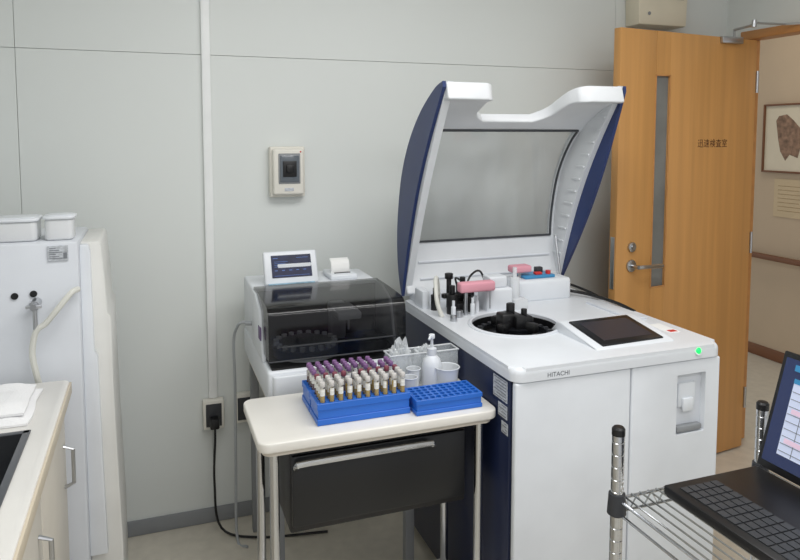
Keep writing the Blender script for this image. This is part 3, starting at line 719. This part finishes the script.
md=lidf.modifiers.new('bevel','BEVEL'); md.width=0.009; md.segments=4; md.limit_method='ANGLE'; md.angle_limit=math.radians(40)
bake(lidf)
# glass
m = MB()
for i in range(gi0,gi1):
    n0=nrm(i); n1=nrm(i+1); o=0.016
    m.quad((GX0,pp[i][0]+n0.x*o,pp[i][1]+n0.y*o),(GX1,pp[i][0]+n0.x*o,pp[i][1]+n0.y*o),(GX1,pp[i+1][0]+n1.x*o,pp[i+1][1]+n1.y*o),(GX0,pp[i+1][0]+n1.x*o,pp[i+1][1]+n1.y*o))
bmesh.ops.remove_doubles(m.b, verts=list(m.b.verts), dist=1e-5)
m.build('clear_panel', LIDG, lidf, recalc=False)
def inn(i,x,o=None):
    o = th(i)+0.002 if o is None else o
    return (x,pp[i][0]+nrm(i).x*o,pp[i][1]+nrm(i).y*o)
m = MB()
for x in (GX0+0.001,GX1-0.001): m.tube([inn(i,x) for i in range(gi0,gi1+1)],0.0048,6)
for i in (gi0,gi1): m.tube([inn(i,GX0+0.001),inn(i,GX1-0.001)],0.0048,6)
m.build('panel_gasket', GASK, lidf)
# side crescents
def chord(f, bow):
    a=Vector((2.388,0.925)); b=Vector((2.018,1.655)); p=a.lerp(b,f); n=Vector((-(b-a).y,(b-a).x)).normalized()
    if n.x>0: n=-n
    return p+n*bow*math.sin(PI*f)
def cres_(bow): return [p for p in pp]+[tuple(chord(1-k/24,bow)) for k in range(0,25)]
m = MB(); m.prism(cres_(-0.045),'x',LX0-0.004,LX0+0.008,0.0); m.build('side_fin', NAVY, lidf)
m = MB(); m.prism(cres_(0.03),'x',LX1-0.008,LX1+0.004,0.0); m.build('side_fin', NAVY, lidf)
def liner(bow): return [p for p in pp]+[tuple(chord(1-k/24,bow)) for k in range(1,24)]
m = MB(); m.prism(liner(-0.024),'x',LX0+0.0085,LX0+0.034,0.0); m.build('side_liner', LIDW, lidf)
m = MB(); m.prism(liner(-0.04),'x',LX1-0.030,LX1-0.0085,0.0); m.build('side_liner', LIDW, lidf)
for k in range(2,14):
    m = MB()
    c=chord(k/15,-0.05); m.box(LX1-0.035,LX1-0.029,c[0],c[0]+0.05,c[1]-0.003,c[1]+0.003); m.build('liner_rib', LIDW, lidf)
for z in (0.95,1.02):
    i=min(range(20),key=lambda q:abs(pp[q][1]-z)); m = MB(); m.tube([inn(i,0.95,0.032),inn(i,1.52,0.032)],0.005,6); m.build('lid_ridge', WHITE2, lidf)
m = MB(); m.cyl((1.53,2.32,0.885),(1.533,2.38,1.10),0.005,10); m.build('gas_strut', STEEL, lidf)

# ------------------------------------------------------------------ wire rack + laptop (lower right)
wr = thing('wire_shelf_rack','chrome wire shelf rack with round capped posts, carrying the laptop','shelf rack',(1.06,0.88,0))
for x in (0.87,1.25):
    for y in (0.65,1.11):
        m = MB(); pf_=[(0,0.001),(0.0127,0.001)]
        z=0.05
        while z<0.905: pf_+=[(0.0127,z),(0.0115,z+0.001),(0.0115,z+0.003),(0.0127,z+0.004)]; z+=0.0254
        pf_+=[(0.0127,0.905),(0,0.905)]
        m.lathe(pf_,(x,y,0),20); ps=m.build('post', CHROME, wr)
        m = MB(); m.lathe([(0,0.903),(0.0132,0.903),(0.0132,0.916),(0.010,0.920),(0,0.921)],(x,y,0),20); m.build('end_cap', BLACK, ps)
        for zz in (0.77,0.35):
            m = MB(); m.lathe([(0.0128,zz-0.03),(0.019,zz-0.03),(0.0165,zz+0.012),(0.0128,zz+0.012)],(x,y,0),20); m.build('collar', DARK, ps)
for zz in (0.77,0.35):
    m = MB()
    for y in (0.65,1.11):
        m.cyl((0.885,y,zz),(1.235,y,zz),0.0035,8); m.cyl((0.885,y,zz-0.028),(1.235,y,zz-0.028),0.003,8)
        m.tube([(0.885+0.35*k/20, y, zz if k%2==0 else zz-0.028) for k in range(21)],0.002,6)
    for x in (0.87,1.25):
        m.cyl((x,0.665,zz),(x,1.095,zz),0.0035,8); m.cyl((x,0.665,zz-0.028),(x,1.095,zz-0.028),0.003,8)
    for k in range(18):
        x=0.885+0.35*k/17; m.cyl((x,0.65,zz+0.004),(x,1.11,zz+0.004),0.002,6)
    m.build('wire_shelf', CHROME, wr)
LD=-0.014
lp = thing('laptop','black laptop showing a table on its screen on the wire rack','laptop',(1.09+LD,0.90,0.7765))
m = MB(); m.box(0.975+LD,1.222+LD,0.73,1.082,0.7775,0.797,0.004); lb=m.build('base', BLACK, lp)
for r in range(5):
    for k in range(13):
        m = MB(); m.box(0.995+0.019*r+LD,0.995+0.019*r+0.016+LD,0.755+k*0.0235,0.775+k*0.0235,0.7971,0.799); m.build('key', DARK, lb)
Ml = Matrix.Translation((1.223+LD,0.906,0.800)) @ Matrix.Rotation(math.radians(16),4,'Y')
m = MB(); m.box(-0.003,0.006,-0.176,0.176,0,0.250,0.003,2,Ml); ls=m.build('screen_lid', BLACK, lp)
m = MB(); m.box(-0.0042,-0.0028,-0.166,0.166,0.016,0.238,0,1,Ml); m.build('display', mat('laptop_display',(40,50,84),0.2,emit=0.3), ls)
m = MB(); m.box(-0.0052,-0.0040,-0.16,0.135,0.04,0.20,0,1,Ml); m.build('table_window', SCRW, ls)
m = MB()
for r in range(9): m.box(-0.0060,-0.0050,-0.158,0.133,0.048+r*0.0155,0.0492+r*0.0155,0,1,Ml)
for k in range(7): m.box(-0.0060,-0.0050,-0.15+k*0.042,-0.149+k*0.042,0.042,0.188,0,1,Ml)
m.build('table_lines', LINEG, ls)
for r in (1,5): m = MB(); m.box(-0.0062,-0.0052,0.085,0.125,0.051+r*0.0155,0.061+r*0.0155,0,1,Ml); m.build('pink_cells', SCRP, ls)
m = MB(); m.box(-0.0062,-0.004,-0.16,0.135,0.19,0.20,0,1,Ml); m.build('title_bar', CYAN, ls)
m = MB(); m.box(-0.0062,-0.004,0.125,0.14,0.215,0.228,0,1,Ml); m.build('blue_icon', CYAN, ls)

# ------------------------------------------------------------------ lights
def area(loc, size, sy, energy, col=(1,0.99,0.96), rot=(0,0,0)):
    l=bpy.data.lights.new('ceiling_light','AREA'); l.shape='RECTANGLE'; l.size=size; l.size_y=sy; l.energy=energy; l.color=col
    o=bpy.data.objects.new('ceiling_light',l); COL.objects.link(o); o.location=loc; o.rotation_euler=rot; return o
area((0.8,1.2,2.46),1.8,0.6,25,(1,0.995,0.99))
area((0.9,-0.3,2.46),1.6,0.5,20,(1,0.995,0.99))
area((3.3,2.8,2.46),0.4,1.2,6,(1,0.93,0.82))
w=bpy.data.worlds.new('World'); SC.world=w; w.use_nodes=True
w.node_tree.nodes['Background'].inputs[0].default_value=(0.97,0.98,1,1); w.node_tree.nodes['Background'].inputs[1].default_value=0.66
# ------------------------------------------------------------------ camera
cd=bpy.data.cameras.new('camera'); cam=bpy.data.objects.new('camera',cd); COL.objects.link(cam)
cam.location=(0,0,1.5); cam.rotation_euler=(math.radians(90-4.47),0,math.radians(-20))
cd.sensor_fit='HORIZONTAL'; cd.sensor_width=36; cd.lens=31.05; cd.shift_y=-0.1125; cd.clip_start=0.02
SC.camera=cam
try:
    SC.view_settings.view_transform='Standard'; SC.view_settings.look='None'
except Exception as e: print(e)
